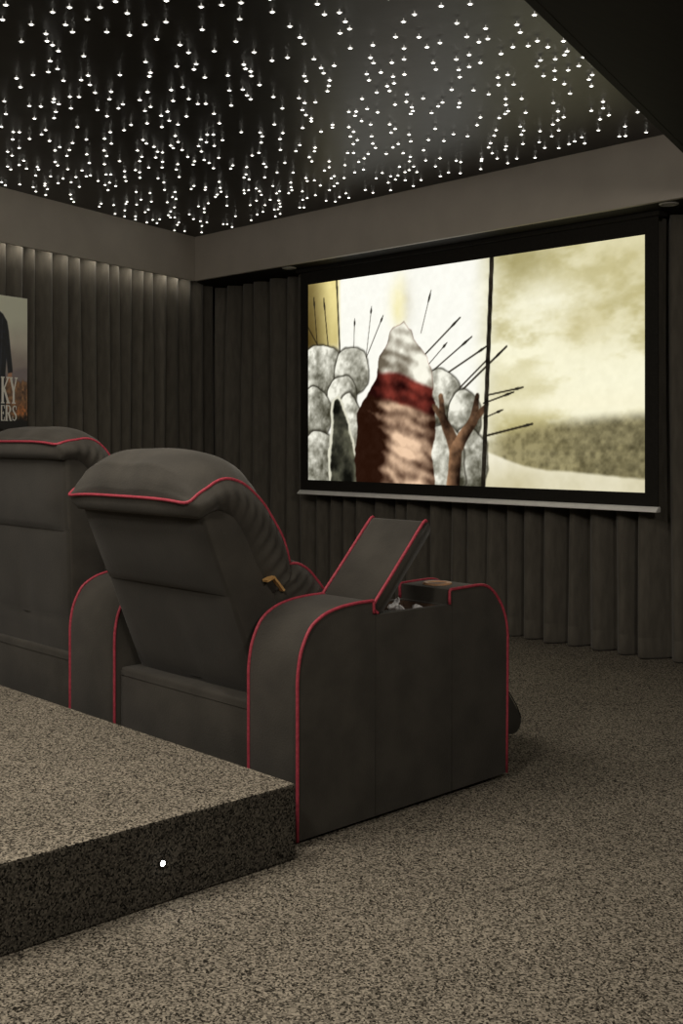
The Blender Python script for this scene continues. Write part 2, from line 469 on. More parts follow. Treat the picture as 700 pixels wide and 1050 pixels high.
def backrest(parent, x0, x1, P0, tilt, crown=0.085):
    ca, sa = math.cos(tilt), math.sin(tilt)
    def F(x, a, b):           # a: up along the reclined back, b: towards the front
        return Vector((x, P0[0] - a * sa + b * ca, P0[1] + a * ca + b * sa))
    # padded body
    bm = bmesh.new(); rings = []
    A = [-0.16, -0.15, -0.10, 0.0, 0.03, 0.045, 0.06, 0.12, 0.2, 0.30, 0.342, 0.352, 0.360, 0.368, 0.39, 0.44, 0.49, 0.54, 0.60, 0.64, 0.655]
    w = x1 - x0
    for a in A:
        bul = 0.0
        if a > 0.36: bul = 0.024 * math.sin(math.pi * min(1, (a - 0.36) / 0.29)) ** 0.5
        if a <= 0.36: bul = 0.010 * math.sin(math.pi * min(1, max(0, (a + 0.03) / 0.39))) ** 0.5
        if a in (0.045,): bul -= 0.004
        shr = 0.02 if a in (-0.16, 0.655) else 0.0
        ring = []
        b1 = 0.17 if a > 0.05 else 0.17
        d = b1; r = 0.018
        # rear edge (with bulge), left to right, rounded corners
        es = [0, 0.001, 0.003, 0.006, 0.011, 0.018]; nm = 12
        T = [e / abs(w) for e in es] + [(es[-1] + (abs(w) - 2 * es[-1]) * k / nm) / abs(w) for k in range(1, nm)] + [1 - e / abs(w) for e in es[::-1]]
        M = len(T) - 1
        for k in range(M + 1):
            t = T[k]
            e = min(t, 1 - t) * abs(w)
            cb = r - math.sqrt(max(0, r * r - (r - e) ** 2)) if e < r else 0.0
            bb = cb - bul * min(1, e / 0.10) ** 0.7 + shr
            if abs(t - 0.5) < 1e-6 and -0.02 < a < 0.30: bb += 0.005
            ring.append(F(x0 + w * t, a, bb))
        for k in range(M + 1):
            t = T[M - k]
            e = min(t, 1 - t) * abs(w)
            cb = r - math.sqrt(max(0, r * r - (r - e) ** 2)) if e < r else 0.0
            ring.append(F(x0 + w * t, a, d - cb - shr))
        rings.append([bm.verts.new(p) for p in ring])
    for R1, R2 in zip(rings, rings[1:]):
        n = len(R1)
        for k in range(n): bm.faces.new((R1[k], R1[(k + 1) % n], R2[(k + 1) % n], R2[k]))
    bm.faces.new(rings[0][::-1]); bm.faces.new(rings[-1])
    body = obj_bm('backrest', bm, [M_PANEL, M_FABRIC], parent, True)
    for f in body.data.polygons: f.material_index = 1 if abs(f.normal.x) > 0.8 else 0        # side panels in the lighter cover cloth
    sg = -1 if x1 < x0 else 1
    for a, bb in ((0.36, -0.0008), (0.045, -0.0006)):
        obj_bm('seam', tube_bm([F(x0 + sg * 0.03, a, bb + 0.001), F((x0 + x1) / 2, a, bb), F(x1 - sg * 0.03, a, bb + 0.001)], 0.0014, 6), M_SEAM, body, True)
    # head cushion wrapped over the top
    E = [(0.666, -0.030), (0.676, 0.0), (0.680, 0.040), (0.684, 0.080), (0.673, 0.120), (0.635, 0.165), (0.563, 0.205), (0.500, 0.223), (0.439, 0.236), (0.395, 0.237), (0.353, 0.232)]
    I = [(0.612, -0.018), (0.610, 0.03), (0.600, 0.060), (0.560, 0.095), (0.490, 0.112), (0.418, 0.118), (0.34, 0.130), (0.300, 0.140)]
    def kf(s):
        if s < 0.10: return 0.15 + 0.85 * (s / 0.10) ** 0.8
        if s < 0.42: return 1.0
        return max(0.38, 1.0 - (s - 0.42) * 1.5)
    cushion('head_cushion', parent, E, I, x0, x1, crown, kf, F, seed=4)
    # lumbar cushion below it
    E2 = [(0.352, 0.226), (0.335, 0.262), (0.297, 0.293), (0.250, 0.313), (0.215, 0.325), (0.150, 0.335), (0.07, 0.325), (0.0, 0.29)]
    I2 = [(0.340, 0.15), (0.261, 0.142), (0.12, 0.145), (0.0, 0.15)]
    cushion('lumbar_cushion', parent, E2, I2, x0, x1, 0.035, lambda s: 0.5 + 0.5 * math.sin(math.pi * min(1, s * 1.2)), F, seed=9, dip=0.0)
    return F

def recliner(name, loc, xr_arm, x_in, x_out, xl_arm, P0, tilt, right_arm, left_arm, step_right, lab):
    root = tag(empty(name, loc), lab, 'recliner', None)
    if right_arm: armrest(root, xr_arm, x_in, step_right, 0)
    armrest(root, x_out, xl_arm, False, 0)
    # seat base seen from behind, between the arms
    sb = obj_bm('seat_base', box_bm(x_out + 0.001, x_in - 0.001, 0.020, 0.86, 0.014, 0.352), M_FABRIC, root)
    bevel(sb, 0.012, 3)
    bs = tube_bm([(x_out + 0.01, 0.0198, 0.326), (x_in - 0.01, 0.0198, 0.326)], 0.0010, 6)
    obj_bm('seam', bs, M_SEAM, sb, True)
    # seat cushion
    prof = [(0.20, 0.30), (0.20, 0.455), (0.55, 0.475), (0.80, 0.478), (0.885, 0.46), (0.925, 0.42), (0.93, 0.37), (0.90, 0.33)]
    rounded_pad('seat_cushion', root, x_out + 0.006, x_in - 0.006, prof, M_FABRIC, 0.03)
    # feet under the frame
    for x in (x_in + 0.05 if right_arm else x_in - 0.06, x_out - 0.06):
        for y in (0.10, 0.78):
            obj_bm('foot', lathe_bm([(0, 0), (0.028, 0), (0.032, 0.016), (0, 0.016)], 16, (x, y, 0.0)), M_DARK, root)
    return root

# near seat: reclined, foot rest out, compartment of its right arm open
near = recliner('recliner_seat', (0, 0, 0), 0.0, -0.210, -0.916, -1.200, (0.0995, 0.320), math.radians(22.1), True, True, True,
                'reclined charcoal recliner seat with red piping, open armrest lid and raised footrest')
Fn = backrest(near, -0.246, -0.897, (0.0995, 0.320), math.radians(22.1))
tabm = bmesh.new()
# small folded tan pull tab sewn into the side seam of the back
vs = []
for a_, b_, na, nb in ((0.354, 0.116, 1, 0), (0.353, 0.144, 0.8, 0.6), (0.299, 0.163, 0.3, 1)):
    vs.append([tabm.verts.new(Fn(x, a_ + s * na * 0.0035, b_ + s * nb * 0.0035)) for x, s in ((-0.240, -1), (-0.216, -1), (-0.216, 1), (-0.240, 1))])
for A, B in zip(vs, vs[1:]):
    for k in range(4): tabm.faces.new((A[k], A[(k + 1) % 4], B[(k + 1) % 4], B[k]))
tabm.faces.new(vs[0][::-1]); tabm.faces.new(vs[-1])
o = obj_bm('pull_tab', tabm, M_GOLD, near); o['label'] = 'tan leather pull tab'

# lid of the compartment, hinged at its back edge and tilted up
ang = math.atan2(0.855 - 0.630, 0.500 - 0.290)
LL = 0.325
def FL(x, l, t): return Vector((x, 0.291 + l * math.cos(ang) + t * math.sin(ang), 0.622 + l * math.sin(ang) - t * math.cos(ang)))
lp = [(0.0, 0.0), (0.31, 0.0), (0.322, 0.005), (0.327, 0.016), (0.325, 0.030), (0.316, 0.040), (0.30, 0.044), (0.012, 0.044), (0.002, 0.038), (-0.004, 0.02)]
bm = bmesh.new()
rows = []
NX = 12
for k in range(NX + 1):
    t = k / NX; x = -0.003 - 0.226 * t
    c = 1 - abs(2 * t - 1) ** 3
    rows.append([bm.verts.new(FL(x, l, tt - (0.006 * c if tt < 0.003 and 0 < l < 0.315 else 0.0))) for l, tt in lp])
for A, B in zip(rows, rows[1:]):
    n = len(A)
    for k in range(n): bm.faces.new((A[k], A[(k + 1) % n], B[(k + 1) % n], B[k]))
bm.faces.new(rows[0]); bm.faces.new(rows[-1][::-1])
lid = obj_bm('armrest_lid', bm, M_FABRIC, near, True)
lid['label'] = 'open padded lid'
for x in (-0.003, -0.229):
    p = obj_bm('piping', tube_bm(catmull([FL(x, -0.004, 0.030), FL(x, -0.006, 0.012), FL(x, 0.004, -0.001), FL(x, 0.1, -0.001), FL(x, 0.2, -0.001), FL(x, 0.31, -0.001), FL(x, 0.324, 0.008)], 5), 0.0048), M_PIPE, lid, True)
    p['label'] = 'red piping'
# brown liner tray in the compartment
bm = bmesh.new()
for x0, x1, y0, y1, z0, z1 in ((-0.185, -0.025, 0.290, 0.606, 0.431, 0.436), (-0.185, -0.181, 0.290, 0.606, 0.436, 0.589), (-0.029, -0.025, 0.290, 0.606, 0.436, 0.589),
                               (-0.181, -0.029, 0.290, 0.294, 0.436, 0.589), (-0.181, -0.029, 0.602, 0.606, 0.436, 0.589)):
    box_bm(x0, x1, y0, y1, z0, z1, bm)
o = obj_bm('storage_tray', bm, M_BROWN, near); o['label'] = 'brown lined storage tray'
# a shelf insert that carries small things near the rim
o = obj_bm('tray_shelf', box_bm(-0.181, -0.029, 0.40, 0.602, 0.566, 0.572), M_BROWN, near)
# cup holder in the front block
cx, cy, cz = -0.118, 0.695, 0.6405
cup = obj_bm('cup_holder', lathe_bm([(0.030, 0.0005), (0.034, 0.004), (0.044, 0.005), (0.047, 0.001), (0.047, -0.002)], 32, (cx, cy, cz)), M_COPPER, near, True)
cup['label'] = 'copper rimmed cup holder'
obj_bm('cup_well', lathe_bm([(0.0, 0.0015), (0.012, 0.0012), (0.030, 0.0008)], 32, (cx, cy, cz)), M_BROWN, cup, True)
# footrest swung out and hanging low in front
prof = [(0.90, 0.33), (0.93, 0.40), (0.98, 0.40), (1.06, 0.33), (1.171, 0.223), (1.225, 0.155), (1.258, 0.108), (1.262, 0.085), (1.252, 0.062), (1.232, 0.048), (1.208, 0.047), (1.171, 0.058), (1.08, 0.13), (0.97, 0.24)]
fr = rounded_pad('footrest', near, -0.909, -0.217, prof, M_FABRIC, 0.012)
bs = tube_bm(catmull([(-0.2175, 1.07, 0.315), (-0.2165, 1.171, 0.216), (-0.2165, 1.225, 0.150), (-0.2175, 1.254, 0.100)], 5), 0.002, 6)
obj_bm('seam', bs, M_DARK, fr, True)

far = recliner('recliner_seat', (-1.2, 0, 0), 0.0, -0.009, -0.706, -0.906, (0.028, 0.425), math.radians(2.5), False, True, False,
               'upright charcoal recliner seat at left, partly behind the reclined one')
backrest(far, -0.052, -0.685, (0.034, 0.418), math.radians(2.0), 0.045)
prof = [(0.86, 0.06), (0.86, 0.36), (0.90, 0.38), (0.935, 0.36), (0.945, 0.30), (0.94, 0.10), (0.92, 0.055)]
rounded_pad('footrest', far, -0.699, -0.014, prof, M_FABRIC, 0.012)

# white things lying in the open compartment
def lump(name, c, r, seed, label):
    bm = bmesh.new(); bmesh.ops.create_icosphere(bm, subdivisions=3, radius=1.0)
    rr = random.Random(seed); ds = [(Vector((rr.uniform(-1, 1), rr.uniform(-1, 1), rr.uniform(-1, 1))).normalized(), rr.uniform(0.3, 0.9)) for _ in range(26)]
    for v in bm.verts:
        d = 1.0
        for q, k in ds:
            t = v.co.dot(q)
            if t > 0.55: d -= k * (t - 0.55)
        v.co = Vector((v.co.x * r[0], v.co.y * r[1], v.co.z * r[2])) * d
    zmin = min(v.co.z for v in bm.verts)
    for v in bm.verts: v.co.z -= zmin
    o = obj_bm(name, bm, M_WHITE, None, False); o.location = c
    return tag(o, label, 'tissue')
lump('crumpled_tissue', (-0.080, 0.475, 0.5725), (0.034, 0.036, 0.030), 3, 'larger crumpled white tissue inside the open armrest compartment')
lump('crumpled_tissue', (-0.082, 0.552, 0.5725), (0.028, 0.028, 0.022), 8, 'smaller crumpled white tissue nearest the cup holder in armrest compartment')

# step light in the end face of the platform
st = empty('step_light', (PX, -0.485, 0.097))
bm = lathe_bm([(0.0, -0.003), (0.011, -0.003), (0.011, 0.002), (0.008, 0.003), (0.006, 0.002)], 24); bm.transform(Matrix.Rotation(math.radians(90), 4, 'Y'))
obj_bm('bezel', bm, M_BLACKP, st, True)
bm = lathe_bm([(0.006, 0.0022), (0.0045, 0.0045), (0.0, 0.0055)], 20); bm.transform(Matrix.Rotation(math.radians(90), 4, 'Y'))
obj_bm('lens', bm, M_STEP, st, True)
tag(st, 'small round white step light in end of carpeted platform', 'light')

# downlights in the front soffit, switched off
for x, y, lab in ((-3.285, 2.785, 'unlit round downlight above left edge of projection screen'), (-0.535, 2.785, 'unlit round downlight above right edge of projection screen')):
    d = empty('downlight', (x, y, ZS + 0.001))
    obj_bm('trim_ring', lathe_bm([(0.030, 0.0), (0.032, -0.006), (0.044, -0.005), (0.046, 0.0)], 28), M_METAL, d, True)
    obj_bm('lens', lathe_bm([(0.0, -0.002), (0.030, -0.002)], 28), M_FROST, d)
    tag(d, lab, 'downlight', None)
# ------------------------------------------------------------------ painted flat pictures (screen image, poster print)
class Noise:
    def __init__(self, seed): self.r = np.random.RandomState(seed)
    def __call__(self, X, Y, freq, octaves=4, gain=0.5):
        out = 0; amp = 1; tot = 0
        for _ in range(octaves):
            g = self.r.rand(64, 64); x = X * freq; y = Y * freq
            xi = np.floor(x).astype(int); yi = np.floor(y).astype(int); fx = x - xi; fy = y - yi
            fx = fx * fx * (3 - 2 * fx); fy = fy * fy * (3 - 2 * fy)
            G = lambda a, b: g[a % 64, b % 64]
            v = (G(xi, yi) * (1 - fx) + G(xi + 1, yi) * fx) * (1 - fy) + (G(xi, yi + 1) * (1 - fx) + G(xi + 1, yi + 1) * fx) * fy
            out = out + amp * v; tot += amp; amp *= gain; freq *= 2.03
        return out / tot
def sstep(a, b, x):
    t = np.clip((x - a) / (b - a), 0, 1); return t * t * (3 - 2 * t)
def seg_dist(X, Y, a, b):
    ax, ay = a; bx, by = b
    dx, dy = bx - ax, by - ay
    t = np.clip(((X - ax) * dx + (Y - ay) * dy) / (dx * dx + dy * dy + 1e-12), 0, 1)
    return np.hypot(X - ax - t * dx, Y - ay - t * dy), t
def poly_sd(X, Y, pts):
    d = np.full(X.shape, 9.0); ins = np.zeros(X.shape, bool)
    for a, b in zip(pts, pts[1:] + pts[:1]):
        d = np.minimum(d, seg_dist(X, Y, a, b)[0])
        c = ((a[1] > Y) != (b[1] > Y)) & (X < (b[0] - a[0]) * (Y - a[1]) / ((b[1] - a[1]) or 1e-9) + a[0])
        ins ^= c
    return np.where(ins, -d, d)
def over(img, mask, col):
    col = np.asarray(col, float)
    if col.ndim == 1: col = col[None, None, :]
    return img * (1 - mask[..., None]) + col * mask[..., None]
def mixc(c0, c1, t):
    return np.asarray(c0, float)[None, None, :] * (1 - t[..., None]) + np.asarray(c1, float)[None, None, :] * t[..., None]

def picture_mesh(name, img, P, mat, parent):
    """Flat printed surface: one vertex per sample, colour held in the mesh."""
    h, w, _ = img.shape
    I, J = np.meshgrid(np.arange(h), np.arange(w), indexing='ij')
    co = P(J.ravel() / (w - 1), I.ravel() / (h - 1))
    idx = np.arange(h * w).reshape(h, w)
    q = np.stack([idx[:-1, :-1], idx[:-1, 1:], idx[1:, 1:], idx[1:, :-1]], -1).reshape(-1, 4)
    me = bpy.data.meshes.new(name)
    me.vertices.add(h * w); me.vertices.foreach_set('co', co.astype(np.float32).ravel())
    me.loops.add(q.size); me.loops.foreach_set('vertex_index', q.ravel().astype(np.int32))
    me.polygons.add(len(q)); me.polygons.foreach_set('loop_start', (np.arange(len(q)) * 4).astype(np.int32))
    me.update(calc_edges=True)
    at = me.color_attributes.new('ink', 'FLOAT_COLOR', 'POINT')
    c = np.clip(img.reshape(-1, 3) / 255.0, 0, 1)
    l = np.where(c <= 0.04045, c / 12.92, ((c + 0.055) / 1.055) ** 2.4)
    at.data.foreach_set('color', np.concatenate([l, np.ones((len(l), 1))], 1).astype(np.float32).ravel())
    return link(name, me, parent, mat)

def ink_mat(name, emission):
    m = bpy.data.materials.new(name); m.use_nodes = True
    nt = m.node_tree; a = nt.nodes.new('ShaderNodeAttribute'); a.attribute_name = 'ink'
    if emission:
        o = nt.nodes['Material Output']; nt.nodes.remove(nt.nodes['Principled BSDF'])
        e = nt.nodes.new('ShaderNodeEmission'); e.inputs[1].default_value = emission
        nt.links.new(a.outputs['Color'], e.inputs[0]); nt.links.new(e.outputs[0], o.inputs[0])
    else:
        p = nt.nodes['Principled BSDF']; p.inputs['Roughness'].default_value = 0.5
        nt.links.new(a.outputs['Color'], p.inputs['Base Color'])
    return m

# --- the picture on the screen: a plain desert scene with pale boulders, a banded rock and a tall dark pole
def paint_screen(w=470, h=240):
    AR = 2.491 / 1.269
    U, V = np.meshgrid(np.linspace(0, 1, w), np.linspace(0, 1, h)); X = U * AR
    nz = Noise(11)
    n1 = nz(X + 3, V * 1.9, 3.6, 5, 0.6); n2 = nz(X, V, 14, 4); n3 = nz(X + 7, V, 40, 3); n4 = nz(X + 1, V + 5, 6, 4)
    # sky
    warm = sstep(0.30, 0.66, n1 + 0.10 * (n4 - 0.5))
    img = mixc((188, 178, 124), (250, 246, 216), warm)
    img = over(img, np.clip(sstep(0.42, 0.80, V) * sstep(0.60, 1.0, U) * sstep(0.36, 0.60, n1) * 0.4, 0, 1), (222, 214, 172))
    img = over(img, np.exp(-(((U - 0.70) / 0.09) ** 2 + ((V - 0.97) / 0.13) ** 2)) * 0.85, (158, 148, 96))
    img = over(img, np.exp(-(((U - 0.95) / 0.14) ** 2 + ((V - 0.95) / 0.25) ** 2)) * 0.6, (206, 197, 150))
    img = over(img, np.exp(-(((U - 0.86) / 0.06) ** 2 + ((V - 0.68) / 0.08) ** 2)) * 0.5, (196, 184, 130))
    img = over(img, np.exp(-(((U - 0.76) / 0.10) ** 2 + ((V - 0.80) / 0.10) ** 2)) * 0.75, (255, 252, 228))
    img = over(img, np.exp(-(((U - 0.70) / 0.12) ** 2 + ((V - 0.48) / 0.10) ** 2)) * 0.7, (248, 243, 210))
    img = over(img, sstep(0.65, 0.54, U + 0.05 * (n1 - 0.5)), (254, 253, 243))
    img = over(img, np.exp(-((V - 0.355) / 0.05) ** 2) * sstep(0.5, 0.65, U) * 0.75, (250, 244, 212))
    # golden left edge
    g = sstep(0.128, 0.108, U) * sstep(0.60, 0.70, V)
    img = over(img, g, mixc((70, 55, 22), (238, 222, 150), np.clip(sstep(0.0, 0.10, U) * 0.75 + (V - 0.6) * 0.8, 0, 1)))
    # dark land below the horizon, pale dune in front
    top = np.interp(U, [0.5, 0.6, 0.724, 0.861, 1.0], [0.17, 0.205, 0.262, 0.285, 0.300]) + 0.012 * (n2 - 0.5)
    land = sstep(top + 0.035, top - 0.035, V) * sstep(0.56, 0.66, U)
    img = over(img, land * 0.93, mixc((74, 68, 46), (150, 140, 100), np.clip(n3 * 1.1 - 0.1 + 0.5 * (1 - sstep(0.60, 0.95, U)), 0, 1)))
    bot = np.interp(U, [0.5, 0.602, 0.70, 0.762, 0.86, 1.0], [0.20, 0.150, 0.095, 0.078, 0.070, 0.052]) + 0.008 * (n2 - 0.5)
    dune = sstep(bot + 0.008, bot - 0.008, V)
    img = over(img, dune * sstep(0.52, 0.60, U), mixc((198, 188, 148), (247, 242, 220), np.clip(n4 * 0.7 + 0.35 * sstep(0.02, 0.15, V), 0, 1)))
    # thin leaning stalks with seed heads, behind the boulders
    def stalk(im, a, b, wd, head, col=(42, 36, 26), hc=(40, 36, 28)):
        a = (a[0] * AR, a[1]); b = (b[0] * AR, b[1])
        d, t = seg_dist(X, V, a, b)
        im = over(im, sstep(wd + 0.003, wd - 0.001, d) * 0.9, col)
        if head:
            e = (b[0] - (b[0] - a[0]) * 0.0, b[1]); L = math.hypot(b[0] - a[0], b[1] - a[1]); s0 = 1 - head / L
            hw = np.clip((1 - t) / (1 - s0), 0, 1) * np.clip((t - s0) / (1 - s0) * 2.2, 0, 1) * 0.010
            im = over(im, sstep(0.003, -0.001, d - hw) * (t > s0) * (hw > 0.0005), hc)
        return im
    S = [((.40, .70), (.432, .89), .001, .06), ((.40, .58), (.521, .752), .003, .075), ((.42, .50), (.556, .662), .0025, .08), ((.38, .48), (.482, .645), .0012, .04),
         ((.41, .44), (.603, .618), .0032, .075), ((.46, .35), (.60, .555), .003, .0), ((.48, .36), (.655, .607), .004, .095), ((.60, .400), (.70, .428), .003, .05), ((.59, .365), (.675, .410), .0028, .06),
         ((.59, .30), (.645, .335), .002, .045), ((.59, .22), (.725, .272), .004, .05), ((.20, .55), (.275, .80), .0015, .04), ((.215, .60), (.235, .85), .001, .04), ((.17, .6), (.175, .8), .001, .04)]
    for a, b, wd, hd in S: img = stalk(img, a, b, wd, hd)
    for a, b, wd, hd in [((.085, .55), (.06, .92), .0025, .07), ((.07, .60), (.0, .78), .0025, 0), ((.127, .45), (.108, 1.02), .0042, .10), ((.04, .60), (.022, .93), .002, .06)]:
        img = stalk(img, a, b, wd, hd, (38, 32, 20))
    # pale boulders
    n5 = nz(X + 9, V + 2, 9, 3)
    def boulder(im, u, v, ru, rv, tone=0.0):
        r = np.hypot((U - u) / ru, (V - v) / rv) + 0.34 * (n5 - 0.5) + 0.08 * (n2 - 0.5)
        m = sstep(1.02, 0.97, r)
        sh = np.clip(0.62 + 0.30 * ((V - v) / rv) - 0.25 * ((U - u) / ru) + 1.1 * (n2 - 0.5) + 0.6 * (n3 - 0.5) - tone, 0, 1)
        im = over(im, sstep(1.12, 1.0, r) * 0.8, (44, 41, 32))
        im = over(im, m, mixc((62, 60, 46), (248, 246, 231), sh))
        return im
    for b_ in [(.045, .55, .080, .13, 0), (.165, .54, .065, .11, 0), (.46, .40, .06, .12, .05), (.535, .30, .05, .13, .10), (.125, .40, .055, .12, .03), (.025, .33, .062, .15, .1), (.045, .09, .07, .16, .08),
               (.545, .10, .058, .16, .12), (.470, .09, .068, .18, .08), (.15, .22, .05, .2, .1)]:
        img = boulder(img, *b_)
    # darker leaning slab of rock with a pale edge
    slab = [(.078 * AR, -.05), (.083 * AR, .22), (.094 * AR, .41), (.115 * AR, .44), (.150 * AR, .33), (.186 * AR, .14), (.215 * AR, -.05)]
    sd = poly_sd(X, V, slab) + 0.035 * (n2 - 0.5)
    img = over(img, sstep(.004, -.004, sd), (222, 219, 198))
    img = over(img, sstep(-.010, -.022, sd), mixc((16, 16, 12), (118, 117, 96), np.clip(n2 * 1.6 - 0.45, 0, 1)))
    # golden light on a thin veil of cloud behind the rock
    img = over(img, np.exp(-(((X - .335 * AR) / .06) ** 2 + ((V - .84) / .10) ** 2)) * np.clip(0.5 + 1.2 * (n4 - .3), 0, 1) * .9, mixc((240, 222, 120), (150, 138, 100), sstep(.33, .37, U)))
    # layered rock stack in pale, rust and tan bands
    stack = [(.190 * AR, -.05), (.172 * AR, .16), (.186 * AR, .33), (.222 * AR, .43), (.248 * AR, .49), (.268 * AR, .60), (.288 * AR, .66), (.310 * AR, .735), (.345 * AR, .77), (.372 * AR, .72), (.392 * AR, .64),
             (.420 * AR, .58), (.436 * AR, .46), (.446 * AR, .36), (.440 * AR, .18), (.452 * AR, -.05)]
    sd = poly_sd(X, V, stack) + 0.05 * (n5 - 0.5) + 0.02 * (n2 - 0.5)
    m = sstep(.004, -.006, sd)
    yb = V + 0.55 * (U - .33) + 0.05 * (n4 - .5)                 # tilted bedding
    lay = 0.5 + 0.5 * np.sin(yb * 95 + 5 * n5)
    lit = np.clip(0.78 + 1.3 * (n4 - 0.5) + 0.8 * (n2 - 0.5) - 1.3 * sstep(.32, .20, U) - 0.4 * sstep(.40, .45, U) - 0.30 * lay, 0, 1)
    img = over(img, m, mixc((40, 20, 11), (240, 204, 170), lit))
    img = over(img, m * sstep(.36, .39, yb), mixc((36, 11, 9), (140, 58, 47), np.clip(lit * 1.1, 0, 1)))
    img = over(img, m * sstep(.49, .52, yb), mixc((58, 46, 30), (252, 249, 232), np.clip(lit + 0.25 + 0.3 * sstep(.60, .72, V), 0, 1)))
    # dead forked tree between the rocks and the pole
    br = [(.500, -.05, .040, .508, .16, .034), (.508, .16, .034, .470, .30, .026), (.508, .16, .032, .560, .29, .026), (.560, .29, .024, .572, .40, .016), (.560, .29, .02, .60, .36, .012), (.470, .30, .022, .462, .40, .012), (.470, .30, .02, .44, .36, .012)]
    for a0, a1, ra, b0, b1, rb in br:
        d, t = seg_dist(X, V, (a0 * AR, a1), (b0 * AR, b1)); r = ra + (rb - ra) * t + 0.02 * (n2 - 0.5)
        shade = np.clip(0.40 + 1.3 * (n2 - .5) - 12 * (U - (a0 + (b0 - a0) * t)), 0, 1)
        img = over(img, sstep(.004, -.004, d - r), mixc((22, 13, 8), (188, 142, 104), shade))
    # pole
    d, t = seg_dist(X, V, (.6145 * AR, 1.03), (.588 * AR, -.03))
    img = over(img, sstep(.0135, .0105, d), mixc((14, 12, 9), (52, 46, 36), n3))
    return img + (n3[..., None] - 0.5) * 10

XS0, XS1, ZP0, ZP1, YS = -3.227, -0.736, 0.840, 2.109, 2.900
scr = empty('projection_screen', (-1.98, YS, 0.75))
def loc_of(o): return Matrix.Translation(-o.location)
BX0, BX1, BZ0, BZ1 = -3.303, -0.662, 0.770, 2.190
bm = box_bm(BX0, BX1, YS + 0.001, YS + 0.006, BZ0, BZ1); bm.transform(loc_of(scr))
o = obj_bm('border', bm, M_SCRB, scr); o['label'] = 'black masking border'
bm = box_bm(BX0 - 0.02, BX1 + 0.02, YS - 0.028, YS + 0.055, BZ1, ZS); bm.transform(loc_of(scr))
o = bevel(obj_bm('casing', bm, M_SCRB, scr), 0.004)
M_IMG = ink_mat('projected_picture', 1.0)
img = paint_screen()
def PS(u, v):
    return np.stack([XS0 + (XS1 - XS0) * u - scr.location.x, np.full(u.shape, 0.0), ZP0 + (ZP1 - ZP0) * v - scr.location.z], -1)
o = picture_mesh('picture', img, PS, M_IMG, scr); o['label'] = 'bright projected picture'
bar = [(YS - 0.026, 0.746), (YS - 0.030, 0.750), (YS - 0.028, 0.754), (YS - 0.012, 0.768), (YS - 0.004, 0.773), (YS + 0.010, 0.774), (YS + 0.016, 0.766), (YS + 0.014, 0.746)]
bm = extrude_bm(bar, BX0 - 0.004, BX1 + 0.006); bm.transform(loc_of(scr))
o = bevel(obj_bm('bottom_bar', bm, M_BAR, scr), 0.003); o['label'] = 'white weighted bottom bar'
tag(scr, 'large pull-down projection screen with black border and white bottom bar', 'projection screen')

# --- the poster on the left wall (only its right-hand part is in the photograph)
PSR, PSL, PZ0, PZ1, POFF = 1.566, 2.05, 1.160, 1.921, 0.045
def paint_poster(w=150, h=230):
    D, Z = np.meshgrid(np.linspace(0, PSL - PSR, w), np.linspace(PZ0, PZ1, h))
    nz = Noise(5); n1 = nz(D * 4, Z * 4, 3, 4); n2 = nz(D * 4 + 2, Z * 4, 14, 4)
    img = mixc((126, 116, 112), (176, 178, 164), sstep(1.50, 1.82, Z + 0.08 * (n1 - .5)))
    img = over(img, np.exp(-((Z - 1.66) / 0.06) ** 2) * 0.4, (186, 182, 170))
    hill = sstep(0.012, -0.012, Z - (1.505 + 0.25 * (0.06 - D) * (D < .2) + 0.03 * (n1 - .5)))
    img = over(img, hill * 0.7, (104, 96, 100))
    town = sstep(0.02, -0.02, Z - (1.44 + 0.06 * (n2 - .5)))
    img = over(img, town, mixc((62, 46, 38), (150, 112, 78), np.clip(n2 * 1.5 - .3, 0, 1)))
    glow = np.exp(-(((D - .045) / .035) ** 2 + ((Z - 1.265) / .035) ** 2))
    img = over(img, glow * np.clip(n2 * 1.6 - .3, 0, 1), (214, 120, 54))
    img = over(img, sstep(1.255, 1.205, Z + 0.03 * (n2 - .5)), (16, 14, 12))
    # plain dark overcoat: shoulder, sleeve, hand
    coat = [(.50, 1.80), (.235, 1.84), (.190, 1.815), (.158, 1.775), (.146, 1.72), (.130, 1.60), (.116, 1.50), (.118, 1.485), (.152, 1.478), (.163, 1.56), (.172, 1.478), (.165, 1.22), (.50, 1.16)]
    sd = poly_sd(D, Z, coat)
    img = over(img, sstep(.004, -.004, sd), mixc((10, 12, 18), (30, 34, 46), np.clip(n2, 0, 1)))
    img = over(img, np.exp(-((np.abs(D - .195 - (1.78 - Z) * .05)) / .006) ** 2) * (Z < 1.80) * (Z > 1.45) * .5, (60, 58, 56))
    hand = poly_sd(D, Z, [(.122, 1.486), (.150, 1.480), (.156, 1.455), (.145, 1.425), (.130, 1.430), (.121, 1.455)])
    img = over(img, sstep(.004, -.004, hand), (150, 112, 88))
    return np.where(img > 40, np.minimum(img * 1.36, 245), img)
yawl = math.atan2(LN.y, LN.x)
pp = left(PSR, POFF)
pos = empty('wall_poster', (pp.x, pp.y, PZ0))
def PP(d, z, o=0.0):       # d: from the right edge towards the seats, o: out of the wall
    q = left(PSR + d, POFF - o); return Vector((q.x - pp.x, q.y - pp.y, z - PZ0))
def poster_box(d0, d1, z0, z1, o0, o1, bm=None):
    bm = bm or bmesh.new()
    vs = [bm.verts.new(PP(d, z, o)) for d in (d0, d1) for o in (o0, o1) for z in (z0, z1)]
    for f in ((0, 1, 3, 2), (4, 6, 7, 5), (0, 4, 5, 1), (2, 3, 7, 6), (0, 2, 6, 4), (1, 5, 7, 3)): bm.faces.new([vs[i] for i in f])
    return bm
obj_bm('backing_board', poster_box(0, PSL - PSR, PZ0, PZ1, -0.005, 0.0), M_DARK, pos)
imp = paint_poster()
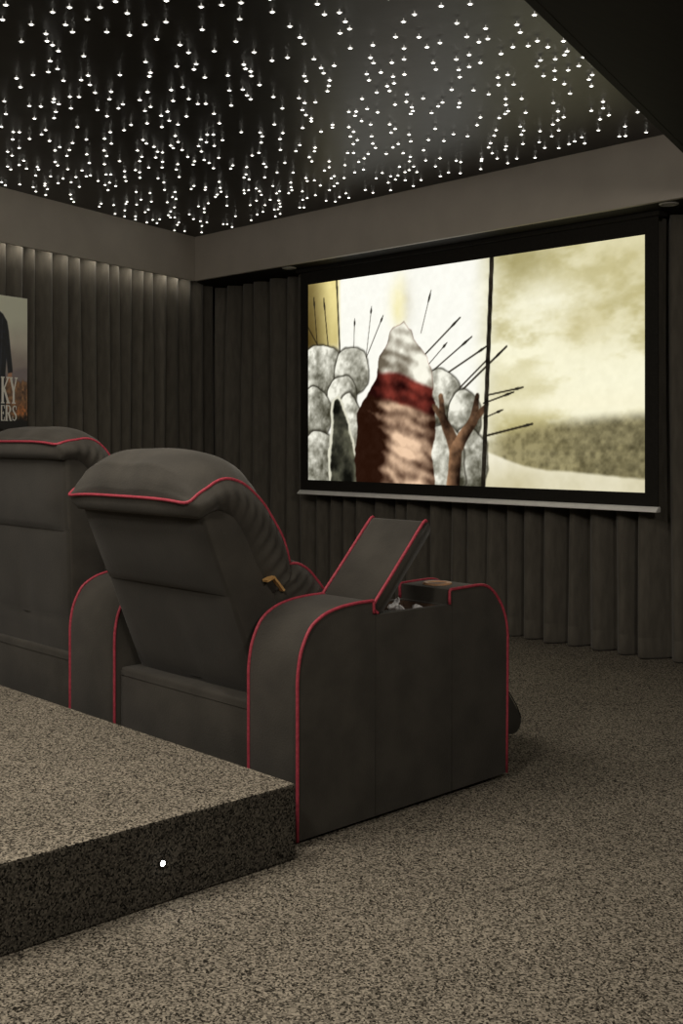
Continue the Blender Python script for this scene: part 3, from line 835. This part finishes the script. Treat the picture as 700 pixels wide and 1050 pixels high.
def PM(u, v):
    d = u * (PSL - PSR); z = PZ0 + v * (PZ1 - PZ0)
    return np.stack([LD.x * d - LN.x * 0.0006, LD.y * d - LN.y * 0.0006, z - PZ0], -1)
M_INK = ink_mat('printed_paper', 0)
picture_mesh('print', imp, PM, M_INK, pos)
M_LET = noise_mat('white_lettering', (0.84, 0.82, 0.76, 1), (0.90, 0.88, 0.82, 1), scale=60, rough=0.6)
# slab-serif capitals; strokes given in a unit cell, x to the right
GL = {
 'K': [((.18, 0), (.18, 1), .24), ((.22, .45), (.82, .97), .14), ((.36, .55), (.84, .03), .22), ((0, .02), (.38, .02), .05), ((0, .98), (.38, .98), .05), ((.62, .98), (1, .98), .05), ((.62, .02), (1.04, .02), .05)],
 'Y': [((.5, 0), (.5, .5), .24), ((.5, .45), (.16, .97), .24), ((.5, .45), (.84, .97), .14), ((.28, .02), (.72, .02), .05), ((0, .98), (.36, .98), .05), ((.64, .98), (1, .98), .05)],
 'E': [((.22, 0), (.22, 1), .26), ((.1, .03), (.95, .03), .08), ((.1, .97), (.95, .97), .08), ((.22, .5), (.7, .5), .08), ((.93, .03), (.93, .24), .1), ((.93, .97), (.93, .78), .1), ((.7, .4), (.7, .6), .08)],
 'R': [((.22, 0), (.22, 1), .26), ((.1, .97), (.6, .97), .08), ((.6, .97), (.80, .86), .16), ((.80, .86), (.80, .64), .24), ((.80, .64), (.6, .50), .16), ((.22, .50), (.6, .50), .08), ((.55, .50), (.85, .05), .24), ((0, .02), (.44, .02), .05), ((.74, .02), (1.05, .02), .05)],
 'S': [((.86, .72), (.86, .95), .08), ((.86, .88), (.55, .97), .1), ((.55, .97), (.24, .88), .16), ((.24, .88), (.20, .70), .22), ((.20, .70), (.5, .52), .22), ((.5, .52), (.82, .34), .24), ((.82, .34), (.78, .13), .22), ((.78, .13), (.48, .03), .14), ((.48, .03), (.16, .12), .1), ((.14, .05), (.14, .30), .08)],
}
def letter(ch, d_left, d_right, z0, z1):
    bm = bmesh.new(); wd, ht = d_left - d_right, z1 - z0
    for k, (a, b, t) in enumerate(GL[ch]):
        A = Vector((a[0] * wd, a[1] * ht)); B = Vector((b[0] * wd, b[1] * ht)); t *= wd
        if abs(a[1] - b[1]) < 1e-6: t = max(t * 1.3, 0.05 * ht)
        u = (B - A).normalized(); n = Vector((-u.y, u.x)) * t / 2
        q = [A + n, B + n, B - n, A - n]
        o1 = 0.0022 + 0.00003 * k
        lo = [bm.verts.new(PP(d_left - p.x, z0 + p.y, 0.0006)) for p in q]; hi = [bm.verts.new(PP(d_left - p.x, z0 + p.y, o1)) for p in q]
        bm.faces.new(hi); bm.faces.new(lo[::-1])
        for i in range(4): bm.faces.new((lo[i], lo[(i + 1) % 4], hi[(i + 1) % 4], hi[i]))
    return bm
for ch, a, b, z0, z1 in (('K', .205, .140, 1.308, 1.458), ('Y', .140, .078, 1.308, 1.458), ('E', .208, .178, 1.208, 1.298), ('R', .175, .126, 1.208, 1.298), ('S', .122, .083, 1.208, 1.298)):
    o = obj_bm('letter', letter(ch, a, b, z0, z1), M_LET, pos); o['label'] = 'white slab-serif letter ' + ch
tag(pos, 'poster on the left curtain showing a dark coat sleeve and white letters', 'poster')

# ------------------------------------------------------------------ fibre-optic stars in the ceiling
STARS = '''-219,575 -481,301 -409,440 -569,254 -720,69 -71,800 -627,220 -147,745 -837,-46 -685,181 -414,543 -562,379 -460,518 -256,735 -914,-55 -983,-128 -898,37 -685,340 13,1028 -460,613 -327,757 -1105,-289 -212,897 -1058,-147 -621,506 -876,175 -499,670 -1035,-31 -82,1056 -946,137 -178,1007 -851,307 -551,674 -1131,-58 -1233,-236 -119,1122 -446,841 -678,601 -391,902 -1208,-144 -274,1021 -1094,80 -1066,154 -237,1090 -1175,-6 -864,463 -715,653 -1035,246 -379,998 -279,1092 -559,842 -1254,-64 -131,1235 -637,805 -441,998 -69,1303 -1027,339 -506,947 -184,1251 -229,1221 -143,1312 -907,580 -997,468 -1317,-25 -1073,409 -1383,-89 -1340,9 -391,1171 -303,1246 -659,929 -868,706 -122,1399 -814,788 -587,1032 -455,1173 -933,686 -152,1425 -1382,56 -644,1026 -694,979 -540,1140 -418,1267 -1367,151 -120,1496 -203,1438 -817,893 -1039,637 -248,1409 -1157,504 -1267,353 -869,874 -478,1273 -1227,466 -1073,672 -584,1204 -298,1453 -528,1271 -1213,534 -1084,706 -752,1077 -1500,88 -908,922 -188,1565 -803,1051 -707,1160 -985,891 -755,1147 -284,1545 -1125,742 -1182,672 -245,1578 -1358,435 -437,1453 -582,1340 -1563,154 -1263,622 -957,999 -851,1111 -483,1451 -1026,938 -1398,457 -351,1565 -1463,365 -215,1692 -1619,146 -810,1209 -1552,279 -346,1631 -1010,1043 -1190,836 -854,1215 -1692,121 -256,1729 -541,1526 -496,1565 -1619,288 -1420,629 -355,1706 -1282,824 -1674,242 -890,1266 -1065,1086 -709,1437 -1773,94 -1329,793 -654,1507 -941,1244 -1649,345 -1484,618 -298,1808 -875,1351 -1331,885 -1572,564 -647,1593 -1274,977 -1214,1064 -1669,454 -1044,1261 -867,1440 -413,1826 -1363,929 -1865,159 -1725,414 -1534,740 -946,1423 -1211,1152 -638,1693 -592,1739 -1249,1126 -850,1540 -1601,709 -805,1597 -1007,1418 -1687,602 -1820,396 -1843,367 -1762,504 -1541,832 -1566,809 -1487,924 -899,1568 -984,1496 -690,1759 -537,1882 -1372,1108 -848,1640 -1132,1377 -1915,335 -1332,1186 -1785,583 -386,2020 -1736,688 -1191,1369 -1019,1540 -1216,1349 -1957,355 -1137,1445 -1967,386 -985,1621 -1055,1565 -1848,601 -742,1839 -2086,201 -1378,1247 -1745,780 -1803,704 -1635,945 -1240,1409 -438,2098 -704,1912 -597,1997 -776,1862 -1986,454 -1930,549 -2049,348 -2075,309 -494,2093 -1401,1298 -1749,882 -1816,796 -884,1826 -834,1893 -1280,1488 -1434,1328 -2077,434 -371,2257 -1984,629 -633,2088 -481,2206 -1855,865 -1291,1555 -1231,1615 -1411,1435 -1585,1242 -1738,1052 -679,2108 -1389,1514 -543,2231 -2254,293 -973,1909 -1444,1464 -1880,929 -1958,818 -2167,476 -1542,1372 -1266,1686 -2233,417 -734,2147 -1142,1818 -2030,781 -856,2069 -1963,900 -1531,1474 -1431,1584 -967,2036 -1324,1719 -1787,1214 -1668,1362 -1735,1282 -887,2134 -2223,623 -1291,1804 -531,2409 -2125,805 -1145,1947 -841,2196 -774,2246 -1430,1699 -1499,1629 -1909,1147 -1928,1126 -1777,1330 -651,2378 -1124,2021 -2197,777 -1033,2104 -936,2181 -2046,1031 -1757,1420 -2455,373 -2367,544 -1522,1696 -1292,1937 -858,2307 -2018,1156 -1958,1237 -1367,1896 -1254,2003 -521,2566 -1866,1396 -1518,1794 -2482,475 -773,2423 -1586,1731 -2498,453 -1439,1886 -2039,1204 -2209,962 -2449,569 -620,2550 -2126,1103 -2314,819 -644,2537 -1776,1559 -1129,2194 -961,2350 -2385,765 -838,2459 -2066,1270 -1033,2318 -2252,1009 -1761,1644 -1502,1915 -1566,1860 -2122,1219 -2206,1116 -1115,2295 -2368,889 -2556,565 -885,2480 -1187,2250 -827,2524 -1907,1549 -2525,651 -2279,1070 -2483,749 -1438,2062 -2619,512 -2236,1152 -1875,1621 -1816,1689 -1006,2452 -1158,2341 -2236,1204 -1729,1829 -1708,1850 -963,2507 -2024,1510 -1544,2030 -2196,1289 -1671,1914 -1610,1979 -2393,1051 -2345,1135 -2595,744 -1247,2351 -2342,1162 -2088,1519 -2504,933 -1919,1747 -1570,2109 -2611,805 -1749,1963 -2742,609 -2667,759 -2328,1302 -1489,2239 -2239,1427 -2482,1135 -1353,2399 -1296,2450 -2628,911 -2448,1194 -1568,2219 -1914,1877 -1974,1813 -1156,2574 -1229,2522 -1636,2172 -2590,1000 -2324,1400 -1821,1995 -1465,2334 -1380,2430 -2091,1734 -2847,602 -2379,1381 -1470,2374 -2722,855 -2181,1669 -2357,1456 -2499,1270 -1918,1990 -2566,1177 -1321,2565 -2636,1104 -2314,1574 -2902,654 -2442,1418 -2487,1354 -1697,2268 -1752,2220 -2005,1961 -1618,2347 -2225,1721 -2294,1649 -2774,1012 -1923,2128 -2431,1539 -2743,1081 -2379,1611 -2874,875 -1765,2307 -2079,1995 -2602,1337 -2958,746 -1496,2562 -2652,1288 -2588,1416 -1998,2136 -1811,2324 -1768,2369 -2225,1905 -2280,1841 -1906,2250 -2929,920 -1662,2499 -2743,1267 -1629,2555 -2425,1748 -3057,773 -1892,2354 -2804,1240 -2132,2115 -3033,862 -2769,1310 -1929,2337 -2968,1000 -1747,2530 -2944,1070 -3128,745 -2128,2183 -2411,1864 -2269,2033 -2181,2138 -3105,839 -2490,1786 -2018,2317 -3079,894 -2715,1524 -2919,1228 -1967,2412 -2936,1210 -3178,788 -2506,1833 -2282,2106 -1877,2519 -1941,2462 -2317,2086 -2915,1311 -3010,1160 -2822,1461 -2876,1382 -3046,1155 -2044,2435 -2409,2047 -2661,1750 -2247,2244 -3097,1123 -3176,1017 -3213,949 -2992,1368 -2881,1539 -2350,2213 -3176,1091 -2311,2279 -2540,2029 -2007,2596 -3095,1258 -2496,2124 -3088,1325 -2836,1708 -2822,1778 -2652,2002 -3225,1168 -2777,1845 -2262,2473 -2403,2329 -3155,1338 -2548,2175 -2170,2583 -3292,1126 -3140,1397 -2715,1998 -2912,1744 -2737,1981 -2873,1811 -2531,2238 -2616,2141 -2694,2058 -3352,1080 -3032,1648 -2282,2554 -3481,889 -2853,1908 -3293,1258 -2400,2454 -2621,2213 -2671,2166 -3398,1104 -3466,989 -2797,2032 -3039,1723 -3258,1420 -2556,2360 -2762,2128 -3539,941 -3186,1560 -3477,1075 -2928,1938 -3158,1634 -2498,2495 -3468,1159 -2477,2550 -2938,2013 -2646,2377 -2983,1966 -3160,1791 -3568,1141 -2703,2392 -2830,2250 -2626,2508 -2810,2298 -3505,1324 -2903,2206 -3189,1834 -2606,2563 -3614,1228 -3348,1698 -2871,2358 -3350,1772 -3159,2045 -3302,1851 -3607,1389 -2969,2325 -3452,1670 -3030,2261 -3137,2168 -2940,2421 -2861,2541 -2879,2522 -3511,1699 -3270,2055 -3673,1443 -3483,1756 -3603,1586 -3586,1662 -3007,2459 -3394,1967 -3034,2452 -3303,2122 -3688,1625 -3134,2444 -3562,1891 -3390,2186 -3515,2024 -3109,2562 -3678,1798 -3223,2471 -3640,1920 -3509,2159 -3195,2595 -3359,2405 -3621,2080 -3813,1813 -3657,2152 -3794,1950 -3675,2132 -3846,1903 -3615,2268 -3394,2560 -3772,2117 -3816,2095 -3644,2343 -3883,2008 -3648,2397 -3772,2265 -3609,2531 -3626,2513 -3914,2114 -3888,2175 -3846,2305 -3769,2446 -3661,2613 -4026,2409 -4001,2473 -3958,2582'''
stars = [tuple(int(v) / 1000 for v in p.split(',')) for p in STARS.split()]
def star_bm(c, bm=None):
    # glare spike and halo modelled as dim stem and rim above the bright tip
    bm = bm or bmesh.new()
    x, y = c
    n0 = len(bm.faces)
    lathe_bm([(0.0012, 0.0), (0.0020, -0.006), (0.0032, -0.0095), (0.0052, -0.0112), (0.0112, -0.0120), (0.0065, -0.0128)], 8, (x, y, ZC), bm)
    bm.faces.ensure_lookup_table()
    for f in bm.faces[n0:]: f.material_index = 1
    n1 = len(bm.faces)
    lathe_bm([(0.0065, -0.0128), (0.0045, -0.0145), (0.0, -0.0154)], 8, (x, y, ZC), bm)
    return bm
bm = star_bm((0, 0)); bm.transform(Matrix.Translation((0, 0, -ZC)))
star0 = obj_bm('ceiling_star', bm, [M_STAR, M_STAR2], None, True)
star0.location = (stars[0][0], stars[0][1], ZC)
tag(star0, 'tiny white fibre-optic star light in the nearer half of the black ceiling', 'star light', 'nearer star lights in the black ceiling')
for x, y in stars[1:300]:
    s = star0.copy(); COL.objects.link(s); s.location = (x, y, ZC)
bm = bmesh.new()
for p in stars[300:]: star_bm(p, bm)
o = obj_bm('distant_star_field', bm, [M_STAR, M_STAR2], None, True)
o['kind'] = 'stuff'
tag(o, 'field of smaller white star lights in the farther half of black ceiling', 'star lights')

# ------------------------------------------------------------------ added fill lights out of view, camera
def area(name, loc, size, power, col=(1.0, 0.91, 0.78), rot=(0, 0, 0), shape='DISK'):
    l = bpy.data.lights.new(name, 'AREA'); l.shape = shape; l.size = size; l.energy = power; l.color = col
    o = bpy.data.objects.new(name, l); COL.objects.link(o); o.location = loc; o.rotation_euler = rot
    return o
area('overhead_fill', (-0.55, -0.9, ZC - 0.03), 1.2, 36)  # added soft fill from above, no fixture here
def pt(name, loc, r, power, col=(1.0, 0.91, 0.78)):
    l = bpy.data.lights.new(name, 'POINT'); l.shadow_soft_size = r; l.energy = power; l.color = col
    o = bpy.data.objects.new(name, l); COL.objects.link(o); o.location = loc; return o
pt('fill_point', (0.8, -1.7, 2.2), 0.16, 56)  # added point fills for the upright surfaces, no fixtures
pt('fill_point', (-2.5, -2.3, 2.1), 0.12, 34)
pt('fill_point', (2.5, -0.7, 2.0), 0.16, 78)
w = bpy.data.worlds.new('world'); scene.world = w; w.use_nodes = True
w.node_tree.nodes['Background'].inputs[0].default_value = (0.006, 0.0056, 0.005, 1); w.node_tree.nodes['Background'].inputs[1].default_value = 1.0

cam = bpy.data.cameras.new('camera'); co = bpy.data.objects.new('camera', cam); COL.objects.link(co)
co.location = (2.3299, -2.0276, 1.10)
co.rotation_euler = (math.radians(90), 0, math.radians(90 - 43.2337))
cam.sensor_fit = 'HORIZONTAL'; cam.sensor_width = 36.0; cam.lens = 1170 / 700 * 36.0
cam.shift_y = -74 / 700
cam.clip_start = 0.05; cam.clip_end = 60
scene.camera = co
vs = scene.view_settings
scene.display_settings.display_device = 'sRGB'
vs.view_transform = 'Standard'; vs.look = 'None'; vs.exposure = 0.0; vs.gamma = 1.0; vs.use_curve_mapping = False
scene.cycles.use_denoising = True
scene.cycles.max_bounces = 6; scene.cycles.diffuse_bounces = 4; scene.cycles.glossy_bounces = 3
scene.cycles.sample_clamp_indirect = 3.0
